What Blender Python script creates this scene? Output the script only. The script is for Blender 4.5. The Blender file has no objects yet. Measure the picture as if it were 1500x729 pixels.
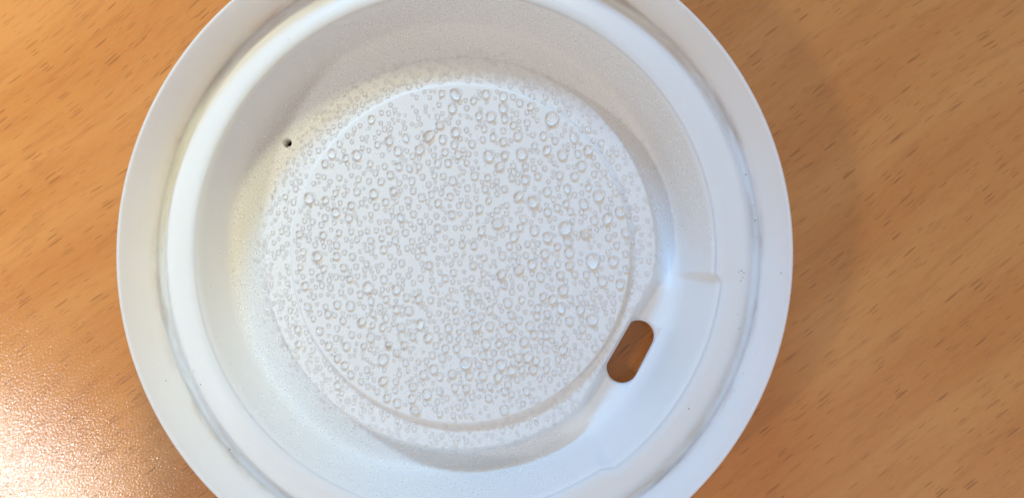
import bpy, bmesh, math, random
from mathutils import Vector, Matrix
from mathutils.bvhtree import BVHTree

# ------------------------------------------------------------------ scene, camera, light
sc = bpy.context.scene
col = sc.collection
MM = 0.1                     # one Blender unit is one centimetre
sc.unit_settings.system = 'METRIC'
sc.unit_settings.scale_length = 0.01
rnd = random.Random(7)
rad = math.radians

cam_d = bpy.data.cameras.new('camera')
cam_d.sensor_width = 36.0
cam_d.lens = 27.05
cam_d.clip_start = 0.5
cam_d.clip_end = 2000.0
cam = bpy.data.objects.new('camera', cam_d)
col.objects.link(cam)
cam.location = Vector((9.97, -3.14, 126.0)) * MM
view = Vector((-0.01773, 0.03148, -0.99935)).normalized()
right = view.cross(Vector((0, 1, 0))).normalized()
up = right.cross(view)
cam.rotation_euler = Matrix((right, up, -view)).transposed().to_euler()
cam_d.dof.use_dof = True
cam_d.dof.focus_distance = 11.75
cam_d.dof.aperture_fstop = 0.18
sc.camera = cam

world = bpy.data.worlds.new('World')
sc.world = world
world.use_nodes = True
bg = world.node_tree.nodes['Background']
bg.inputs['Color'].default_value = (1.0, 0.91, 0.85, 1)
bg.inputs['Strength'].default_value = 0.46

def lamp(name, kind_dir, dist, size, watts, colour, target=(0, 0, 0.8)):
    """rectangular lamp at azimuth / elevation (degrees) and distance, facing the lid"""
    az, el = kind_dir
    d = bpy.data.lights.new(name, 'AREA')
    d.shape = 'RECTANGLE'
    d.size, d.size_y = size[0] * 100, size[1] * 100
    d.energy = watts * 1e4
    d.color = colour
    d.cycles.is_caustics_light = name != 'room_lamp'      # lens effects of the small lamp in the droplets
    o = bpy.data.objects.new(name, d)
    col.objects.link(o)
    v = Vector((math.cos(rad(el)) * math.cos(rad(az)), math.cos(rad(el)) * math.sin(rad(az)), math.sin(rad(el))))
    o.location = Vector(target) + v * dist * 100
    o.rotation_euler = (-v).to_track_quat('-Z', 'Y').to_euler()
    return o

# cool window light from the top of the picture, a pale ceiling lamp low on the left (its glare lies
# on the table), a warm desk lamp whose cone falls on the table at the left,
# a soft warm lamp low on the right
lamp('window_light', (106, 38), 1.2, (0.38, 0.13), 9.6, (0.20, 0.53, 1.0))
lamp('ceiling_lamp', (203, 49.5), 0.9, (0.075, 0.075), 1.55, (0.97, 0.98, 1.0))
lamp('room_lamp', (-48, 46), 0.36, (0.28, 0.28), 0.13, (1.0, 0.80, 0.58))
sd = bpy.data.lights.new('desk_lamp', 'SPOT')
sd.cycles.is_caustics_light = True
sd.energy = 24e4
sd.color = (1.0, 1.0, 0.60)
sd.spot_size = rad(25)
sd.spot_blend = 1.0
sd.shadow_soft_size = 8.0
so = bpy.data.objects.new('desk_lamp', sd)
col.objects.link(so)
so.location = (5.0, 45.0, 40.0)
so.rotation_euler = (Vector((-13.5, 3.5, 0.0)) - so.location).to_track_quat('-Z', 'Y').to_euler()

vs = sc.view_settings
vs.view_transform = 'Standard'
vs.look = 'None'
vs.exposure = -0.28
vs.gamma = 1.0
sc.render.engine = 'CYCLES'
sc.cycles.use_denoising = True
sc.cycles.max_bounces = 24
sc.cycles.transmission_bounces = 10
sc.cycles.diffuse_bounces = 10
sc.cycles.caustics_refractive = True
sc.cycles.caustics_reflective = True
sc.cycles.blur_glossy = 0.0
sc.cycles.sample_clamp_indirect = 30.0

# ------------------------------------------------------------------ materials
class NT:
    def __init__(self, name):
        self.m = bpy.data.materials.new(name)
        self.m.use_nodes = True
        self.t = self.m.node_tree
        self.b = self.t.nodes['Principled BSDF']
    def n(self, kind, **kw):
        x = self.t.nodes.new(kind)
        for k, v in kw.items():
            setattr(x, k, v)
        return x
    def l(self, a, b):
        self.t.links.new(a, b)
    def val(self, sock, v):
        if isinstance(v, (int, float)) or isinstance(v, tuple):
            sock.default_value = v
        else:
            self.l(v, sock)
    def math(self, op, a, b=None, c=None, clamp=False):
        x = self.n('ShaderNodeMath', operation=op)
        x.use_clamp = clamp
        self.val(x.inputs[0], a)
        if b is not None: self.val(x.inputs[1], b)
        if c is not None: self.val(x.inputs[2], c)
        return x.outputs[0]
    def ramp(self, v, lo, hi, a=0.0, b=1.0):
        x = self.n('ShaderNodeMapRange')
        x.interpolation_type = 'SMOOTHSTEP'
        self.val(x.inputs[0], v)
        for i, q in enumerate((lo, hi, a, b)): x.inputs[1 + i].default_value = q
        return x.outputs[0]
    def mix(self, f, a, b, mode='MIX'):
        x = self.n('ShaderNodeMix', data_type='RGBA', blend_type=mode)
        self.val(x.inputs[0], f)
        self.val(x.inputs[6], a)
        self.val(x.inputs[7], b)
        return x.outputs[2]
    def noise(self, vec, scale, detail=2.0, rough=0.5, dims='3D'):
        x = self.n('ShaderNodeTexNoise', noise_dimensions=dims)
        self.l(vec, x.inputs['Vector'])
        x.inputs['Scale'].default_value = scale
        x.inputs['Detail'].default_value = detail
        x.inputs['Roughness'].default_value = rough
        return x.outputs['Fac']
    def mapping(self, vec, scale=(1, 1, 1), rot=(0, 0, 0), loc=(0, 0, 0)):
        x = self.n('ShaderNodeMapping')
        self.l(vec, x.inputs['Vector'])
        x.inputs['Scale'].default_value = scale
        x.inputs['Rotation'].default_value = rot
        x.inputs['Location'].default_value = loc
        return x.outputs[0]

def wood_material():
    w = NT('beech_laminate')
    pos = w.n('ShaderNodeNewGeometry').outputs['Position']
    pmm = w.mapping(pos, (10, 10, 10))
    # grain runs at about 38 degrees and wanders a little
    wob = w.noise(pmm, 0.012, 1.0)
    wobv = w.n('ShaderNodeCombineXYZ')
    w.l(w.math('MULTIPLY_ADD', wob, 14.0, -7.0), wobv.inputs[1])
    add = w.n('ShaderNodeVectorMath', operation='ADD')
    grot = w.mapping(pmm, rot=(0, 0, rad(-38)))
    w.l(grot, add.inputs[0]); w.l(wobv.outputs[0], add.inputs[1])
    g = add.outputs[0]
    def flecks(lu, lv, keep, loc, rmin, rmax):
        v = w.n('ShaderNodeTexVoronoi', voronoi_dimensions='2D', feature='F1')
        w.l(w.mapping(g, (1 / lu, 1 / lv, 1), loc=loc), v.inputs['Vector'])
        v.inputs['Scale'].default_value = 1.0
        v.inputs['Randomness'].default_value = 0.9
        sep = w.n('ShaderNodeSeparateColor')
        w.l(v.outputs['Color'], sep.inputs[0])
        on = w.math('LESS_THAN', sep.outputs[0], keep)
        size = w.math('MULTIPLY_ADD', sep.outputs[1], rmax - rmin, rmin)
        edge = w.noise(w.mapping(g, (0.9, 6, 1)), 1.0, 2.0)
        d = w.math('DIVIDE', w.math('ADD', v.outputs['Distance'], w.math('MULTIPLY_ADD', edge, 0.16, -0.08)), size)
        body = w.ramp(d, 0.80, 1.03, 1.0, 0.0)
        depth = w.math('MULTIPLY_ADD', sep.outputs[2], 0.7, 0.3)
        return w.math('MULTIPLY', w.math('MULTIPLY', body, on), depth)
    f1 = flecks(5.2, 0.64, 0.27, (3.1, 1.7, 0), 0.11, 0.32)
    f2 = flecks(3.6, 0.50, 0.22, (11.3, 5.2, 0), 0.10, 0.28)
    fl = w.math('MAXIMUM', f1, w.math('MULTIPLY', f2, 0.6))
    fl = w.math('MULTIPLY', fl, w.ramp(w.noise(w.mapping(g, (0.05, 0.09, 1)), 1.0, 2.0), 0.32, 0.60, 0.55, 1.0))
    # long figure, mid streaks, fine fibres
    fig = w.noise(w.mapping(g, (0.012, 0.085, 1)), 1.0, 3.0, 0.55)
    mid = w.noise(w.mapping(g, (0.10, 0.75, 1)), 1.0, 3.0, 0.6)
    fib = w.noise(w.mapping(g, (0.55, 5.5, 1)), 1.0, 3.0, 0.65)
    base = w.mix(w.ramp(fig, 0.35, 0.65), (0.625, 0.234, 0.059, 1), (0.690, 0.288, 0.082, 1))
    base = w.mix(w.math('MULTIPLY', w.ramp(mid, 0.45, 0.75), 0.40), base, (0.45, 0.150, 0.038, 1))
    base = w.mix(w.math('MULTIPLY', w.ramp(fib, 0.45, 0.72), 0.20), base, (0.70, 0.40, 0.18, 1))
    base = w.mix(w.math('MULTIPLY', fl, 0.58), base, (0.20, 0.062, 0.020, 1))
    w.l(base, w.b.inputs['Base Color'])
    # pressed-in pores and a finely pebbled lacquer
    peb = w.noise(w.mapping(g, (2.1, 4.2, 1)), 1.0, 1.0, 0.5)
    h = w.math('ADD', w.math('MULTIPLY', peb, 0.026), w.math('MULTIPLY', fib, 0.020))
    h = w.math('SUBTRACT', h, w.math('MULTIPLY', fl, 0.006))
    bump = w.n('ShaderNodeBump')
    bump.inputs['Strength'].default_value = 1.0
    bump.inputs['Distance'].default_value = MM
    w.l(h, bump.inputs['Height'])
    w.l(bump.outputs[0], w.b.inputs['Normal'])
    w.b.inputs['Roughness'].default_value = 0.15
    w.b.inputs['Specular IOR Level'].default_value = 0.7
    return w.m

def plastic_material(name, ridges=0.0, stain=0.0, glow=0.0):
    w = NT(name)
    pos = w.n('ShaderNodeNewGeometry').outputs['Position']
    pmm = w.mapping(pos, (10, 10, 10))
    sep = w.n('ShaderNodeSeparateXYZ')
    w.l(pmm, sep.inputs[0])
    r = w.math('SQRT', w.math('ADD', w.math('MULTIPLY', sep.outputs[0], sep.outputs[0]),
                              w.math('MULTIPLY', sep.outputs[1], sep.outputs[1])))
    ang = w.math('ARCTAN2', sep.outputs[1], sep.outputs[0])
    polar = w.n('ShaderNodeCombineXYZ')
    w.l(r, polar.inputs[0])
    w.l(w.math('MULTIPLY', ang, 12.0), polar.inputs[1])
    w.l(sep.outputs[2], polar.inputs[2])
    colour = (0.88, 0.865, 0.85, 1)
    cloud = w.noise(pmm, 0.07, 3.0, 0.5)
    c = w.mix(w.ramp(cloud, 0.35, 0.7), colour, (0.87, 0.85, 0.83, 1))
    if stain > 0:
        # tea-brown deposit caught in the groove, patchy round the ring
        band = w.math('MULTIPLY', w.ramp(r, 41.9, 42.9), w.ramp(r, 43.6, 44.5, 1.0, 0.0))
        low = w.ramp(sep.outputs[2], 15.0, 17.2, 1.0, 0.0)
        patch = w.ramp(w.noise(w.mapping(polar.outputs[0], (0.7, 0.42, 0.2)), 1.0, 4.0, 0.65), 0.42, 0.74)
        c = w.mix(w.math('MULTIPLY', w.math('MULTIPLY', w.math('MULTIPLY', band, low), patch), stain), c, (0.44, 0.26, 0.10, 1))
        c = w.mix(w.math('MULTIPLY', w.math('MULTIPLY', band, low), 0.10), c, (0.55, 0.44, 0.33, 1))
        # thin scuffs on the skirt
        sc1 = w.noise(w.mapping(polar.outputs[0], (3.2, 0.10, 2.2), loc=(4, 2, 0)), 1.0, 3.0, 0.6)
        c = w.mix(w.math('MULTIPLY', w.ramp(sc1, 0.62, 0.78), 0.16), c, (0.55, 0.47, 0.40, 1))
    w.l(c, w.b.inputs['Base Color'])
    fine = w.noise(pmm, 2.2, 3.0, 0.6)
    h = w.math('MULTIPLY', fine, 0.012)
    if ridges > 0:
        line = w.noise(w.mapping(polar.outputs[0], (2.6, 0.012, 1.3)), 1.0, 2.0, 0.6)
        h = w.math('ADD', h, w.math('MULTIPLY', line, ridges))
    bump = w.n('ShaderNodeBump')
    bump.inputs['Distance'].default_value = MM
    bump.inputs['Strength'].default_value = 1.0
    w.l(h, bump.inputs['Height'])
    w.l(bump.outputs[0], w.b.inputs['Normal'])
    w.l(w.ramp(cloud, 0.3, 0.7, 0.36, 0.46), w.b.inputs['Roughness'])
    w.b.inputs['Specular IOR Level'].default_value = 0.42
    w.b.inputs['Subsurface Weight'].default_value = glow
    w.b.inputs['Subsurface Radius'].default_value = (1.0, 0.85, 0.72)
    w.b.inputs['Subsurface Scale'].default_value = 0.22
    return w.m

def water_material():
    w = NT('water')
    w.b.inputs['Base Color'].default_value = (1, 1, 1, 1)
    w.b.inputs['Roughness'].default_value = 0.0
    w.b.inputs['IOR'].default_value = 1.333
    w.b.inputs['Transmission Weight'].default_value = 1.0
    return w.m

def dew_material():
    # beads too small to act as lenses: they pass most light straight on and scatter the rest forward
    w = NT('fine_dew')
    w.t.nodes.remove(w.b)
    out = w.t.nodes['Material Output']
    tr = w.n('ShaderNodeBsdfTransparent'); tl = w.n('ShaderNodeBsdfTranslucent'); gl = w.n('ShaderNodeBsdfGlossy')
    tl.inputs['Color'].default_value = (1, 1, 1, 1)
    gl.inputs['Roughness'].default_value = 0.35
    m1 = w.n('ShaderNodeMixShader'); m2 = w.n('ShaderNodeMixShader')
    m1.inputs[0].default_value = 0.58
    m2.inputs[0].default_value = 0.02
    w.l(tl.outputs[0], m1.inputs[1]); w.l(tr.outputs[0], m1.inputs[2])
    w.l(m1.outputs[0], m2.inputs[1]); w.l(gl.outputs[0], m2.inputs[2])
    w.l(m2.outputs[0], out.inputs['Surface'])
    return w.m

def dirt_material():
    w = NT('dark_dirt')
    pos = w.n('ShaderNodeNewGeometry').outputs['Position']
    f = w.noise(w.mapping(pos, (10, 10, 10)), 6.0, 2.0)
    w.l(w.mix(f, (0.030, 0.020, 0.014, 1), (0.10, 0.07, 0.05, 1)), w.b.inputs['Base Color'])
    w.b.inputs['Roughness'].default_value = 0.8
    return w.m

M_WOOD = wood_material()
M_RIM = plastic_material('white_plastic_scuffed', ridges=0.03, stain=0.5, glow=0.8)
M_SEAL = plastic_material('white_plastic_ring', ridges=0.0, stain=0.4, glow=0.8)
M_PLAIN = plastic_material('white_plastic')
M_WATER = water_material()
M_DEW = dew_material()
M_DIRT = dirt_material()

# ------------------------------------------------------------------ table
def link(name, mesh, mat=None, parent=None):
    o = bpy.data.objects.new(name, mesh)
    col.objects.link(o)
    if mat: mesh.materials.append(mat)
    if parent: o.parent = parent
    return o

bm = bmesh.new()
bmesh.ops.create_grid(bm, x_segments=8, y_segments=8, size=50)
ext = bmesh.ops.extrude_face_region(bm, geom=bm.faces[:])
for v in [e for e in ext['geom'] if isinstance(e, bmesh.types.BMVert)]:
    v.co.z -= 2.5
bmesh.ops.recalc_face_normals(bm, faces=bm.faces)
me = bpy.data.meshes.new('table_top'); bm.to_mesh(me); bm.free()
table = link('table_top', me, M_WOOD)
table['kind'] = 'structure'
table['label'] = 'orange brown beech wood table top with dark grain flecks'

# ------------------------------------------------------------------ the lid (built in mm, then scaled)
AXIS = rad(-30.3)          # direction of the drinking slot
HOLE_R = 30.65              # slot centre
VENT = (-26.93, 16.95)
Z_DISC, R_DISC = 9.5, 25.75

def sstep(a, b, x):
    t = min(1.0, max(0.0, (x - a) / (b - a)))
    return t * t * (3 - 2 * t)

def corners(th):
    """inside profile from the middle out to the rim and back underneath: (radius, height, rounding, region of the stretch that ENDS here)"""
    ph = (th - AXIS + math.pi) % (2 * math.pi) - math.pi
    c = math.cos(ph)
    deg = abs(math.degrees(ph))
    w = 1 - sstep(23.2, 25.6, deg) if ph > 0 else 1 - sstep(22.5, 26.5, deg)             # inside the spout pocket
    wb = w if ph > 0 else 1 - sstep(15.0, 40.0, deg)
    wl = 1 - sstep(20.0, 50.0, deg)
    near = 0.5 + 0.5 * c                        # 1 at the slot, 0 at the vent
    zt = 8.3 - 6.0 * sstep(0.36, 0.95, near)
    zt += 2.2 * (1 - sstep(19.0, 33.0, deg))   # the slot plate sits above the channel floor
    zf = 9.05 - 1.05 * near
    rf = 29.9
    if c > 0.3:
        chord = 27.45 / c
        rf = -math.log(math.exp(-rf * 4) + math.exp(-chord * 4)) / 4
    rwb = 35.6 - 1.9 * near ** 1.0 + 0.35 * wb
    zpk = zt + 0.25 * wb
    rc = 36.9 - 0.5 * near * (1 - w) + 0.6 * w
    zc = 18.0 - 0.1 * w
    # side faces of the pocket get a shallower, scooped outer wall
    return [
        (0.0, Z_DISC, 0, 0), (9.0, Z_DISC, 1, 0), (18.0, Z_DISC, 1, 0),
        (R_DISC, Z_DISC, 0.28, 0),
        (R_DISC + 0.22, zf, 0.22, 0),
        (rf, zf - 0.05, 0.45, 1),
        (rf + 0.25 + 0.20 * (zf - zt), zt, 0.9, 1),
        (rwb, zpk, 1.5 + 1.6 * wl, 1),
        (rc, zc, 1.8, 1),
        (41.3, 17.0, 1.4, 2),
        (42.25, 15.2, 0.7, 2),
        (43.65, 15.2, 0.6, 2),
        (45.55, 22.0, 0.22, 3),
        (45.95, 22.0, 0.20, 3),
        (45.75, 19.0, 1.0, 3),
        (44.9, 11.5, 0.5, 3),
        (40.2, 11.0, 1.0, 3),
        (38.2, 1.2, 0.9, 1),
        (36.6, 0.0, 0.9, 1),
        (27.4, 0.0, 0.6, 1),
        (25.6, 6.4, 0.7, 1),
        (12.0, 7.6, 1, 0), (0.0, 7.6, 0, 0),
    ]

def profile(th):
    cs = corners(th)
    pts, reg = [], []
    n = len(cs)
    sub = {3: 10, 7: 8, 8: 16, 9: 8, 12: 12, 5: 6}     # stretches that end at corner i are subdivided
    prev = Vector((cs[0][0], cs[0][1]))
    pts.append(prev)
    for i in range(1, n):
        p = Vector((cs[i][0], cs[i][1]))
        if i == n - 1:
            a = b = p
        else:
            q0 = Vector((cs[i - 1][0], cs[i - 1][1])); q1 = Vector((cs[i + 1][0], cs[i + 1][1]))
            d0, d1 = q0 - p, q1 - p
            a = p + d0.normalized() * min(cs[i][2], d0.length * 0.46)
            b = p + d1.normalized() * min(cs[i][2], d1.length * 0.46)
        k = sub.get(i, 3)
        for j in range(1, k + 1):
            pts.append(prev.lerp(a, j / k)); reg.append(cs[i][3])
        if i < n - 1:
            nxt = cs[i + 1][3]
            for j in range(1, 6):
                t = j / 5
                pts.append(a * (1 - t) ** 2 + p * 2 * t * (1 - t) + b * t * t)
                reg.append(cs[i][3] if j < 3 else (cs[i][3] if i in (3,) else nxt))
        prev = b
    return pts, reg

def angles():
    out = []
    a = 0.0
    while a < 360.0:
        out.append(a)
        ph = abs((a - math.degrees(AXIS) + 180) % 360 - 180)
        a += 0.3 if 22.0 < ph < 27.0 else 0.6
    return [rad(x) for x in out]

def build_shell():
    bm = bmesh.new()
    ths = angles()
    rings = []
    for th in ths:
        pts, reg = profile(th)
        rings.append([(p.x * math.cos(th), p.x * math.sin(th), p.y) for p in pts])
    n = len(rings[0])
    top = bm.verts.new(rings[0][0]); bot = bm.verts.new(rings[0][-1])
    vv = []
    for r in rings:
        vv.append([top] + [bm.verts.new(p) for p in r[1:-1]] + [bot])
    m = len(vv)
    for i in range(m):
        a, b = vv[i], vv[(i + 1) % m]
        for j in range(n - 1):
            q = [a[j], a[j + 1], b[j + 1], b[j]]
            uniq = []
            for x in q:
                if x not in uniq: uniq.append(x)
            f = bm.faces.new(uniq)
            f.material_index = {0: 1, 1: 0, 2: 2, 3: 3}[reg[j]]
            f.smooth = True
    bmesh.ops.recalc_face_normals(bm, faces=bm.faces)
    me = bpy.data.meshes.new('lid_shell'); bm.to_mesh(me); bm.free()
    for k in range(4): me.materials.append(M_PLAIN)
    return me

def cutter(outline, levels):
    """outline(offset) -> list of xy; levels: (z, offset) from bottom to top"""
    bm = bmesh.new()
    loops = [[bm.verts.new((x, y, z)) for x, y in outline(o)] for z, o in levels]
    for a, b in zip(loops, loops[1:]):
        k = len(a)
        for i in range(k):
            bm.faces.new((a[i], a[(i + 1) % k], b[(i + 1) % k], b[i]))
    bm.faces.new(loops[0][::-1]); bm.faces.new(loops[-1])
    bmesh.ops.recalc_face_normals(bm, faces=bm.faces)
    for f in bm.faces: f.smooth = True
    me = bpy.data.meshes.new('cut'); bm.to_mesh(me); bm.free()
    for k in range(4): me.materials.append(M_PLAIN)
    return bpy.data.objects.new('cut', me)

def slot_outline(o):
    half, rr = 2.75, 2.48 + o
    pts = []
    for k in range(25):
        t = -math.pi / 2 + math.pi * k / 24
        pts.append((rr * math.sin(t) * -1, half + rr * math.cos(t)))
    for k in range(25):
        t = math.pi / 2 + math.pi * k / 24
        pts.append((rr * math.sin(t) * -1, -half + rr * math.cos(t)))
    out = []
    # turned a few degrees off the tangent, as in the photo
    tilt = AXIS + rad(3)
    for x, y in pts:
        ex = Vector((math.cos(tilt), math.sin(tilt))); ey = Vector((-math.sin(tilt), math.cos(tilt)))
        p = Vector((math.cos(AXIS), math.sin(AXIS))) * HOLE_R + ex * x + ey * y
        out.append((p.x, p.y))
    return out

def vent_outline(o):
    return [(VENT[0] + (0.66 + o) * math.cos(2 * math.pi * k / 28), VENT[1] + (0.66 + o) * math.sin(2 * math.pi * k / 28)) for k in range(28)]

shell = bpy.data.objects.new('shell', build_shell())
col.objects.link(shell)
zs = 4.55
cuts = [cutter(slot_outline, [(-1, 1.6), (zs - 1.05, 1.4), (zs - 1.0, 0.0), (zs - 0.55, 0), (zs - 0.30, 0.06), (zs - 0.12, 0.18), (zs, 0.36), (zs + 0.6, 1.2)]),
        cutter(vent_outline, [(-1, 2.2), (5.5, 1.6), (5.55, 0), (7.9, 0), (8.1, 0.05), (8.3, 0.16), (8.7, 0.6)])]
for c in cuts:
    col.objects.link(c)
    md = shell.modifiers.new('cut', 'BOOLEAN')
    md.operation = 'DIFFERENCE'; md.solver = 'EXACT'; md.object = c
bpy.context.view_layer.update()
dg = bpy.context.evaluated_depsgraph_get()
full = bpy.data.meshes.new_from_object(shell.evaluated_get(dg))
for o in cuts + [shell]:
    m = o.data
    bpy.data.objects.remove(o); bpy.data.meshes.remove(m)
# crisp edges only where the plastic really turns hard
bm = bmesh.new(); bm.from_mesh(full)
for e in bm.edges:
    e.smooth = not (len(e.link_faces) == 2 and e.calc_face_angle(0) > rad(40))
for f in bm.faces: f.smooth = True
bm.to_mesh(full); bm.free()

# ------------------------------------------------------------------ split the lid into its parts
lid = bpy.data.objects.new('cup_lid', None)
lid.empty_display_size = 0.01
col.objects.link(lid)
lid['label'] = 'white plastic coffee cup lid lying upside down, wet with condensation, on the table'
lid['category'] = 'cup lid'

cn = [tuple(x.vector) for x in full.corner_normals]
names = {1: ('central_disc', M_PLAIN, 'flat raised disc in the middle, covered with water droplets'),
         0: ('drinking_channel', M_PLAIN, 'sunken channel with drinking slot and small vent hole'),
         2: ('sealing_ring', M_SEAL, 'smooth raised ring with a stained groove round it'),
         3: ('outer_rim', M_RIM, 'scuffed outer rim of the lid')}
for idx, (nm, mat, lab) in names.items():
    vmap, verts, faces, norms = {}, [], [], []
    for p in full.polygons:
        if p.material_index != idx: continue
        f = []
        for li in p.loop_indices:
            vi = full.loops[li].vertex_index
            if vi not in vmap:
                vmap[vi] = len(verts); verts.append(tuple(full.vertices[vi].co * MM))
            f.append(vmap[vi]); norms.append(cn[li])
        faces.append(f)
    me = bpy.data.meshes.new(nm)
    me.from_pydata(verts, [], faces)
    me.polygons.foreach_set('use_smooth', [True] * len(faces))
    me.normals_split_custom_set(norms)
    o = link(nm, me, mat, lid)
    o.cycles.is_caustics_receiver = True
    o['label'] = lab

bvh = BVHTree.FromPolygons([v.co for v in full.vertices], [list(p.vertices) for p in full.polygons])
def drop_to(x, y):
    h = bvh.ray_cast(Vector((x, y, 60.0)), Vector((0, 0, -1)))
    return h[0], h[1]

# ------------------------------------------------------------------ dirt specks caught on the rim
def speck_mesh(seed):
    r = random.Random(seed)
    bm = bmesh.new()
    bmesh.ops.create_icosphere(bm, subdivisions=1, radius=1.0)
    for v in bm.verts:
        v.co = Vector((v.co.x, v.co.y, v.co.z * 0.35)) * r.uniform(0.7, 1.25)
    me = bpy.data.meshes.new('dirt_speck'); bm.to_mesh(me); bm.free()
    me.materials.append(M_DIRT)
    return me
smesh = [speck_mesh(s) for s in range(4)]
rim_part = [o for o in lid.children if o.name == 'outer_rim'][0]
for i, (x, y, s) in enumerate([(40.3, -2.8, .13), (40.7, -3.1, .12), (39.9, -3.0, .09), (40.5, -3.7, .12), (40.2, -4.2, .10),
                (40.2, -10.9, .14), (39.8, -8.9, .07), (32.75, -22.0, .13), (41.6, 11.0, .12), (42.9, 4.4, .14), (44.9, -3.1, .13),
                (42.0, -14.3, .08), (-36.2, -18.9, .12), (-40.6, -18.2, .12), (-32.6, -28.4, .14), (-38.2, -15.0, .09), (-37.2, -17.0, .10),
                (-23.9, 30.2, .07), (40.6, -17.2, .09), (39.4, -19.6, .08), (42.7, 6.6, .07), (43.0, 2.0, .08)]):
    loc, nor = drop_to(x, y)
    if loc is None: continue
    o = bpy.data.objects.new('dirt_speck', smesh[i % 4])
    col.objects.link(o)
    o.parent = rim_part
    q = nor.to_track_quat('Z', 'Y').to_matrix().to_4x4() @ Matrix.Rotation(rnd.uniform(0, 6.28), 4, 'Z')
    o.matrix_local = Matrix.Translation(loc * MM) @ q @ Matrix.Diagonal((s * MM * 0.95, s * MM * 0.65, s * MM, 1))

# ------------------------------------------------------------------ water
def cap_points(seg, rings, contact, rr, wobble):
    """spherical cap of base radius 1 that reaches a little below its base; returns verts, faces"""
    R = 1 / math.sin(contact)
    zc = -R * math.cos(contact)
    ph = [rr.uniform(0, 6.28) for _ in range(3)]
    vs, fs = [(0, 0, R + zc)], []
    for k in range(1, rings + 1):
        a = contact * k / rings
        for j in range(seg):
            t = 2 * math.pi * j / seg
            w = 1 + wobble * (math.sin(2 * t + ph[0]) * 0.6 + math.sin(3 * t + ph[1]) * 0.4) * k / rings
            vs.append((R * math.sin(a) * math.cos(t) * w, R * math.sin(a) * math.sin(t) * w, R * math.cos(a) + zc))
    for j in range(seg):                                  # foot sunk into the plastic
        x, y, z = vs[1 + (rings - 1) * seg + j]
        vs.append((x * 0.97, y * 0.97, -0.10))
    vs.append((0, 0, -0.10))
    tot = rings + 1
    for j in range(seg):
        fs.append((0, 1 + j, 1 + (j + 1) % seg))
        for k in range(tot - 1):
            a, b = 1 + k * seg, 1 + (k + 1) * seg
            fs.append((a + j, b + j, b + (j + 1) % seg, a + (j + 1) % seg))
        e = 1 + (tot - 1) * seg
        fs.append((len(vs) - 1, e + (j + 1) % seg, e + j))
    return vs, fs

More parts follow.
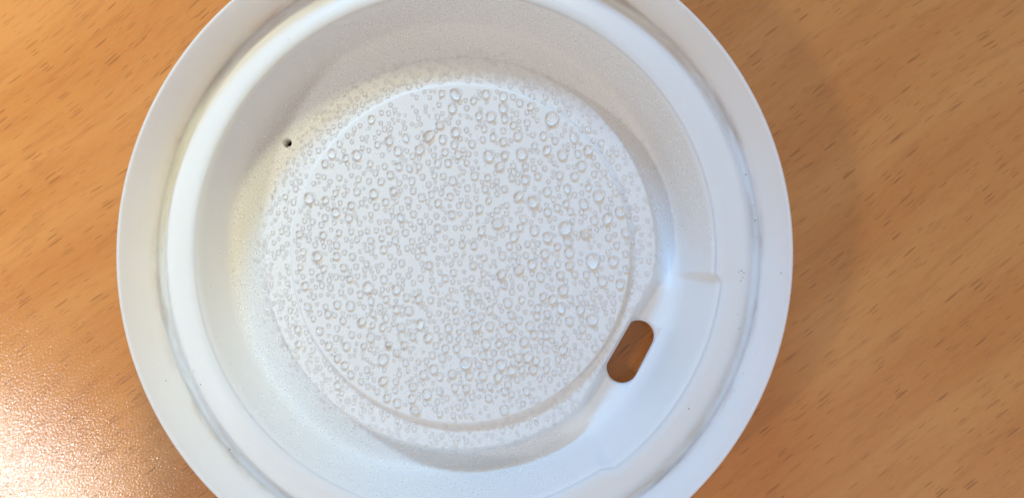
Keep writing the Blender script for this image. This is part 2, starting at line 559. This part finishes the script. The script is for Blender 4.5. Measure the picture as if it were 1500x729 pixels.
DROPS = [tuple(float(v) / 100 for v in t.split(',')) for t in '''1393,2038,105 1997,-125,103 1588,377,95 937,1504,87 1988,-1003,85 1105,776,84 569,451,84 2093,863,82 87,-1660,81 -1161,-1604,81 433,1473,79 -76,2418,77 1553,1489,77 -2304,836,77 -1398,-517,77 1872,740,74 2420,619,74 -483,1784,74 464,2075,74 2146,-424,74 617,-1677,74 -495,-2119,74 1020,-1563,74 2219,512,72 1125,343,72 1649,7,72 2308,-125,72 -122,2203,70 -618,1575,70 -1581,1492,70 1729,1749,70 1839,1321,70 -2176,-43,70 -1659,-799,70 887,-255,70 1549,-564,70 721,-748,70 1521,-828,70 237,-1101,70 969,-1334,70 390,-1366,70 -669,-2362,70 671,-2358,70 883,859,70 1321,240,70 -948,1557,68 652,2205,68 1941,1557,68 -774,-867,68 1633,184,68 -74,1838,66 878,1779,66 600,1315,66 -1896,625,66 -1351,-1272,66 -482,-1271,66 619,-325,66 1218,-361,66 1396,-700,66 1810,-852,66 1057,-1100,66 345,-1842,66 778,-1761,66 1322,931,66 817,250,66 1892,291,66 2501,306,66 1279,-13,66 1084,-172,66 655,2386,65 -966,-550,65 -603,-1074,65 -889,-1117,65 391,2416,63 -1317,903,63 -110,1099,63 -1491,-1038,63 2411,-466,63 450,-1101,63 748,-1109,63 -398,-1749,63 -115,-1818,63 571,-1866,63 -1159,-1925,63 -707,-2015,63 -946,-2259,63 1543,-1456,63 218,1171,62 1738,1161,62 986,1113,62 2034,492,62 -307,1947,61 1313,1558,61 -1696,537,61 -269,1731,59 -1088,1711,59 -87,1648,59 -31,1499,59 -1960,1512,59 -343,1364,59 -1720,-1407,59 1649,-1022,59 -266,-1584,59 -551,-1832,59 -721,-2189,59 350,-1537,59 882,-1572,59 1097,-1749,59 1507,1178,58 1620,971,58 1325,621,58 961,518,58 322,337,58 1652,-186,58 -586,846,57 -1863,-781,57 -968,-848,57 642,-38,56 -185,1369,55 -1360,2039,55 906,2283,55 284,2083,55 1263,1778,55 177,1660,55 652,1691,55 670,1482,55 -1572,935,55 -1063,1191,55 -1016,949,55 -736,1097,55 -337,758,55 -906,543,55 -984,197,55 -1160,58,55 -2358,-495,55 -2132,-365,55 -1157,-398,55 -632,-688,55 -2309,-812,55 -2126,-1177,55 -178,-1129,55 -159,-1285,55 -1989,-1398,55 1512,-337,55 1089,-475,55 445,-862,55 776,-931,55 892,-1012,55 1841,-1135,55 1116,-1224,55 1584,-1304,55 452,-1641,55 -1743,-1693,55 -302,-1858,55 139,-1848,55 -1870,-2009,55 -302,-2078,55 -77,-2022,55 94,-2031,55 434,-2185,55 -55,-1437,55 -221,-1437,55 1295,-1444,55 2037,-1430,55 1143,-1618,55 726,-1980,55 1005,-2071,55 -127,585,53 379,974,53 1471,687,53 287,668,53 126,736,53 199,-186,53 -828,1751,52 -232,1537,52 -2065,1363,52 -934,1319,52 -770,1290,52 1073,2230,52 674,2041,52 1442,1703,52 1787,1501,52 -2057,805,52 -1206,1088,52 -790,799,52 -1660,727,52 -711,591,52 -1081,355,52 -343,382,52 -831,312,52 -2448,291,52 -2089,272,52 -1355,188,52 -1879,123,52 -1878,-43,52 -1636,-53,52 -1769,-217,52 -467,-184,52 -1348,-725,52 -812,-669,52 -2001,-919,52 -1774,-1020,52 -1126,-983,52 -2482,-1156,52 -713,-1267,52 -1082,-1396,52 -842,-1387,52 1911,-332,52 112,-669,52 1254,-656,52 1668,-699,52 1815,-681,52 1171,-834,52 325,-957,52 1318,-916,52 1157,-949,52 1235,-1122,52 1382,-1109,52 1300,-1237,52 -819,-1649,52 -1858,-1587,52 -1646,-1834,52 -958,-1508,52 286,-1683,52 -1103,-2181,52 -414,-1538,52 763,-1499,52 928,-1755,52 1304,-1745,52 304,-2003,52 671,-2075,52 1157,-2205,52 1178,1162,51 1605,744,51 1474,-166,51 1955,1897,50 -1136,778,50 -2390,18,50 -2072,-236,50 -1675,-384,50 -884,-153,50 -101,-297,50 -1122,-697,50 -447,-712,50 -1316,-915,50 665,-476,50 929,-705,50 786,1143,49 418,1143,49 109,985,49 672,969,49 1943,991,49 431,798,49 1671,631,49 909,384,49 2244,229,49 2367,115,49 1470,95,49 2505,-18,49 1269,-178,49 745,106,49 827,-34,49 364,-69,49 209,111,49 2354,918,49 -281,2433,48 -1749,1448,48 -630,1318,48 200,2319,48 804,1944,48 1017,1980,48 364,1889,48 498,1762,48 1128,1626,48 2150,1686,48 989,1314,48 -258,1166,48 -439,892,48 -152,858,48 -1278,707,48 -2059,538,48 31,131,48 -1967,-522,48 -1517,-624,48 -226,-380,48 -411,-546,48 -74,-859,48 -1176,-1121,48 -1638,-1232,48 -1452,-1406,48 -2471,-1384,48 -362,-1395,48 1733,-325,48 2504,-246,48 149,-535,48 278,-656,48 187,-902,48 804,-1269,48 693,-1324,48 583,-1366,48 114,-1257,48 1226,-1334,48 2146,-1267,48 -1406,-1766,48 -1492,-1938,48 -966,-1942,48 186,-2168,48 -301,-2425,48 516,-1509,48 864,-1901,48 451,-2006,48 781,-2126,48 -1265,1652,46 -724,1477,46 -1845,1146,46 -1551,1126,46 -574,1156,46 -716,948,46 -596,-380,46 -174,-669,46 -1214,-817,46 -1878,-1287,46 -353,-1147,46 -55,-1028,46 1916,-475,46 1561,-1726,46 1478,-1599,46 1313,-1626,46 555,1087,45 563,647,45 1177,137,45 1022,137,45 889,81,45 996,-38,45 2278,1042,45 2032,1194,45 2182,1214,45 -1843,1661,44 -1375,1361,44 -1151,1319,44 -1154,1889,44 804,2373,44 98,2207,44 344,1721,44 127,1506,44 2273,1533,44 1118,1286,44 -1903,913,44 -1392,1094,44 -1291,1219,44 -927,1064,44 -394,1180,44 -481,1037,44 -289,910,44 -359,558,44 -2250,476,44 -2114,430,44 -609,484,44 -1843,309,44 -1657,327,44 -1192,225,44 -1564,210,44 -728,178,44 -589,197,44 -2205,124,44 -1418,58,44 -570,49,44 -126,172,44 -638,-53,44 -2431,-208,44 -1885,-356,44 -1580,-203,44 -2098,-491,44 -1805,-596,44 -1661,-578,44 -1422,-162,44 -781,-343,44 -2223,-661,44 -465,-927,44 -1861,-1140,44 -2295,-1325,44 -2596,-874,44 -279,-1257,44 352,-310,44 914,-516,44 785,-590,44 407,-448,44 177,-384,44 542,-608,44 1080,-604,44 343,-798,44 2319,-750,44 1493,-1041,44 583,-1256,44 1387,-1315,44 2248,-1117,44 160,-1376,44 -974,-2071,44 2,-2168,44 -338,-2239,44 -25,-2314,44 -98,-2442,44 85,-2287,44 -506,-1630,44 -626,-1643,44 1203,-1891,44 1359,-1900,44 955,-2271,44 559,895,41 708,725,41 2226,692,41 2686,526,41 -348,2073,41 -402,1489,41 -488,1374,41 856,2119,41 95,1866,41 655,1858,41 1104,1793,41 2088,1321,41 804,1324,41 1285,1280,41 2318,1413,41 2414,1314,41 96,1368,41 -1502,760,41 -25,720,41 -460,474,41 -1512,303,41 -2304,204,41 -469,252,41 -802,73,41 -200,67,41 -1046,642,41 -1532,457,41 -2257,-282,41 -939,-343,41 -1179,-550,41 -2039,-812,41 -2227,-993,41 -317,-908,41 -203,-940,41 -1324,-1093,41 -12,-1189,41 -25,-1303,41 411,-632,41 1070,-751,41 1836,-1007,41 2438,-677,41 2062,-857,41 2290,-1016,41 1795,-1254,41 1941,-1263,41 252,-1321,41 -1390,-2011,41 -920,-1832,41 -1251,-2090,41 -191,-2187,41 -374,-2348,41 -522,-2261,41 -1721,-2250,41 1424,-1443,41 1591,-1927,41 1423,-1800,41 1831,472,37 2697,664,37 2877,-121,37 -327,2260,37 -651,1766,37 -817,1557,37 -1190,1491,37 -1499,1746,37 -1723,1788,37 -28,1987,37 -1617,1330,37 1017,2133,37 1214,1378,37 -2370,495,37 -1276,345,37 -1731,207,37 -922,6,37 -1773,885,37 -2131,-910,37 -1502,-2301,37 -1657,1694,33 -605,1961,33 -1369,-2410,33 -1601,-2188,33 -1203,-2428,33 1157,-2584,33 955,-2521,33 1834,-1999,33 1267,-2374,33 1660,-2191,29'''.split()]

HOURS = ['twelve', 'one', 'two', 'three', 'four', 'five', 'six', 'seven', 'eight', 'nine', 'ten', 'eleven']
RANK = ['largest', 'second largest', 'third largest', 'fourth largest', 'fifth largest', 'sixth largest', 'seventh largest', 'eighth largest',
        'ninth largest', 'tenth largest', 'eleventh largest', 'twelfth largest', 'thirteenth largest', 'fourteenth largest', 'fifteenth largest',
        'sixteenth largest', 'seventeenth largest', 'eighteenth largest', 'nineteenth largest', 'twentieth largest']
seen = {}
def place_name(x, y):
    """clock direction as seen in the picture, and how far out from the middle of the disc"""
    r = math.hypot(x, y)
    h = HOURS[int(round((90 - math.degrees(math.atan2(y, x))) / 30)) % 12]
    if r < 5: return 'at the middle of the lid disc'
    if r > 25.5: return "on the step outside the disc at %s o'clock" % h
    if r < 12: return "near the disc's middle toward %s o'clock" % h
    return ("at the disc's edge at %s o'clock" if r > 19.5 else "halfway out on the disc at %s o'clock") % h

grid = {}
CELL = 1.2
def free(p, r, gap):
    k = (int(p[0] // CELL), int(p[1] // CELL), int(p[2] // CELL))
    for i in (-1, 0, 1):
        for j in (-1, 0, 1):
            for l in (-1, 0, 1):
                for q, s in grid.get((k[0] + i, k[1] + j, k[2] + l), ()):
                    if (q[0] - p[0]) ** 2 + (q[1] - p[1]) ** 2 + (q[2] - p[2]) ** 2 < ((r + s) * gap) ** 2: return False
    return True
def occupy(p, r):
    k = (int(p[0] // CELL), int(p[1] // CELL), int(p[2] // CELL))
    grid.setdefault(k, []).append((tuple(p), r))

dmesh = []
for s in range(6):
    v, f = cap_points(28, 11, rad(98 + 5 * (s % 3)), random.Random(50 + s), 0.03 + 0.012 * s)
    me = bpy.data.meshes.new('water_droplet')
    me.from_pydata(v, [], f)
    me.polygons.foreach_set('use_smooth', [True] * len(f))
    me.materials.append(M_WATER)
    dmesh.append(me)

rest = []
count = 0
for i, (x, y, r) in enumerate(sorted(DROPS, key=lambda t: -t[2])):
    loc, nor = drop_to(x, y)
    if nor.z < 0.9: continue
    occupy(loc, r)
    if count >= 300:
        rest.append((loc, nor, r)); continue
    count += 1
    o = bpy.data.objects.new('water_droplet', dmesh[i % 6])
    col.objects.link(o)
    q = nor.to_track_quat('Z', 'Y').to_matrix().to_4x4() @ Matrix.Rotation(rnd.uniform(0, 6.28), 4, 'Z')
    e = rnd.uniform(0.95, 1.05) if rnd.random() < 0.8 else rnd.uniform(1.08, 1.18)
    o.matrix_world = Matrix.Translation(loc * MM) @ q @ Matrix.Diagonal((r * e * MM, r / e * MM, r * rnd.uniform(0.86, 1.02) * MM, 1))
    o['category'] = 'droplet'
    o.cycles.is_caustics_caster = True
    pn = place_name(x, y)
    k = seen[pn] = seen.get(pn, -1) + 1
    o['label'] = RANK[min(k, 19)] + ' water droplet ' + pn
    o['group'] = 'water droplets on the lid disc'

# the finer condensation: thousands of beads, one object per stretch of the lid
cum, tot, polys = [], 0.0, []
for p in full.polygons:
    c = p.center
    if p.normal.z < 0.05: continue
    if math.hypot(c.x, c.y) > 38.0: continue
    if p.material_index not in (0, 1): continue
    tot += p.area; cum.append(tot); polys.append(p.index)
import bisect
def sample():
    p = full.polygons[polys[bisect.bisect_left(cum, rnd.random() * tot)]]
    vs_ = [full.vertices[i].co for i in p.vertices]
    k = rnd.randrange(1, len(vs_) - 1)
    a, b = rnd.random(), rnd.random()
    if a + b > 1: a, b = 1 - a, 1 - b
    return vs_[0] + (vs_[k] - vs_[0]) * a + (vs_[k + 1] - vs_[0]) * b, p.normal

def clear_zone(x, y):
    """the spout pocket stays dry"""
    u = x * math.cos(AXIS) + y * math.sin(AXIS)
    v = -x * math.sin(AXIS) + y * math.cos(AXIS)
    ph = abs(math.degrees(math.atan2(v, u)))
    r = math.hypot(x, y)
    return (u > 27.3 and ph < 27) or (r > 30.4 and ph < 27 + 14 * rnd.random() ** 0.6)

fine_disc, fine_channel = [], []
def scatter(out, tries, size, test, gap):
    for _ in range(tries):
        p, n = sample()
        if math.hypot(p.x, p.y) < 36.6 and test(p, n):
            r = size(p)
            if r and free(p, r, gap):
                occupy(p, r); out.append((p.copy(), n.copy(), r))
R_ = lambda p: math.hypot(p.x, p.y)
in_disc = lambda p, n: R_(p) < 25.3
def ang_from_axis(p):
    return abs((math.degrees(math.atan2(p.y, p.x) - AXIS) + 180) % 360 - 180)
# second-rank and small beads on the disc, denser to the lower part
def disc_size(lo, hi):
    def f(p):
        s = 1.0 - 0.22 * sstep(-6, -22, p.y) - (0.10 if p.y > 12 else 0)
        return rnd.uniform(lo, hi) * s
    return f
keep = lambda p, n: in_disc(p, n) and rnd.random() < 0.7 + 0.3 * sstep(14, -12, p.y + 0.45 * p.x)
scatter(fine_disc, 9000, disc_size(0.28, 0.40), keep, 1.12)
scatter(fine_disc, 5000, disc_size(0.20, 0.28), keep, 1.18)
scatter(fine_disc, 500, disc_size(0.10, 0.15), keep, 1.4)
# channel floor and lower step: beads get finer away from the disc
def chan_ok(p, n):
    return R_(p) > 26.3 and n.z > 0.75 and rnd.random() < (1.1 - 0.3 * sstep(28, 34, R_(p))) * (0.5 + 0.5 * sstep(70, 130, ang_from_axis(p))) and not clear_zone(p.x, p.y)
def chan_size(lo, hi):
    def f(p):
        k = sstep(26.0, 33.5, R_(p))
        return rnd.uniform(lo, hi) * (1.0 - 0.62 * k)
    return f
scatter(fine_channel, 5000, chan_size(0.36, 0.48), lambda p, n: chan_ok(p, n) and rnd.random() < 0.35, 1.25)
scatter(fine_channel, 12000, chan_size(0.28, 0.42), chan_ok, 1.15)
scatter(fine_channel, 18000, chan_size(0.17, 0.25), chan_ok, 1.15)
# walls: a fine dew
def wall_keep(p):
    t = math.degrees(math.atan2(p.y, p.x)) % 360
    if 60 < t < 115: return 1.0
    if t <= 60: return 0.4 + 0.6 * sstep(20, 60, t)
    if t < 215: return max(0.02, 0.6 - (t - 115) / 30)
    return 0.30
def wall_ok(p, n):
    if rnd.random() > wall_keep(p): return False
    return R_(p) > 31.0 and n.z <= 0.80 and p.z < 17.3 and ang_from_axis(p) > 30 and not clear_zone(p.x, p.y)
scatter(fine_channel, 16000, lambda p: rnd.uniform(0.08, 0.14), wall_ok, 1.12)

def bead_mesh(name, beads, seg, rings, mat):
    V, F = [], []
    tmpl = [cap_points(seg, rings, rad(92 + 3 * s), random.Random(s), 0.05) for s in range(5)]
    for p, n, r in beads:
        v, f = tmpl[rnd.randrange(5)]
        m = n.to_track_quat('Z', 'Y').to_matrix() @ Matrix.Rotation(rnd.uniform(0, 6.28), 3, 'Z')
        o = len(V)
        hz = rnd.uniform(0.82, 1.0)
        for a in v:
            w = m @ Vector((a[0] * r, a[1] * r, a[2] * r * hz))
            V.append(((p.x + w.x) * MM, (p.y + w.y) * MM, (p.z + w.z) * MM))
        F += [tuple(i + o for i in q) for q in f]
    me = bpy.data.meshes.new(name)
    me.from_pydata(V, [], F)
    me.polygons.foreach_set('use_smooth', [True] * len(F))
    o = link(name, me, mat)
    o['kind'] = 'stuff'
    o.cycles.is_caustics_caster = mat is M_WATER
    return o
o = bead_mesh('disc_condensation', rest + [b for b in fine_disc if b[2] > 0.2], 14, 6, M_WATER)
o['label'] = 'smaller water beads between the droplets on the lid disc'; o['category'] = 'condensation'
o = bead_mesh('disc_mist', [b for b in fine_disc if b[2] <= 0.2], 10, 4, M_DEW)
o['label'] = 'finest mist of water specks on the lid disc'; o['category'] = 'condensation'
o = bead_mesh('channel_condensation', [b for b in fine_channel if b[2] > 0.19], 12, 5, M_WATER)
o['label'] = 'small water beads on the channel floor round the lid disc'; o['category'] = 'condensation'
o = bead_mesh('wall_dew', [b for b in fine_channel if b[2] <= 0.19], 10, 4, M_DEW)
o['label'] = 'fine dew on the inner wall and outer channel of the lid'; o['category'] = 'condensation'
print('beads', len(rest), len(fine_disc), len(fine_channel))
bpy.data.meshes.remove(full)

# ------------------------------------------------------------------ a run of water that has not broken into beads
path = [(-12.4, -15.2), (-11.9, -14.75), (-11.3, -14.4), (-10.6, -14.3), (-9.8, -14.45), (-8.9, -14.5), (-8.0, -14.3), (-7.2, -14.15)]
wid = [0.14, 0.28, 0.34, 0.28, 0.24, 0.22, 0.24, 0.14]
V, F, K = [], [], 12
for i, ((x, y), r) in enumerate(zip(path, wid)):
    a = Vector(path[max(0, i - 1)]); b = Vector(path[min(len(path) - 1, i + 1)])
    t = (b - a).normalized(); nrm = Vector((-t.y, t.x))
    for j in range(K):
        an = 2 * math.pi * j / K
        V.append(((x + nrm.x * r * math.cos(an)) * MM, (y + nrm.y * r * math.cos(an)) * MM, (Z_DISC + r * 0.62 * math.sin(an)) * MM))
    if i:
        for j in range(K):
            F.append(((i - 1) * K + j, (i - 1) * K + (j + 1) % K, i * K + (j + 1) % K, i * K + j))
F.append(tuple(range(K))[::-1]); F.append(tuple((len(path) - 1) * K + j for j in range(K)))
me = bpy.data.meshes.new('water_streak'); me.from_pydata(V, [], F)
me.polygons.foreach_set('use_smooth', [True] * len(F))
o = link('water_streak', me, M_DEW)
o['label'] = 'thin curved streak of water low on the left of the lid disc'
o['category'] = 'water streak'
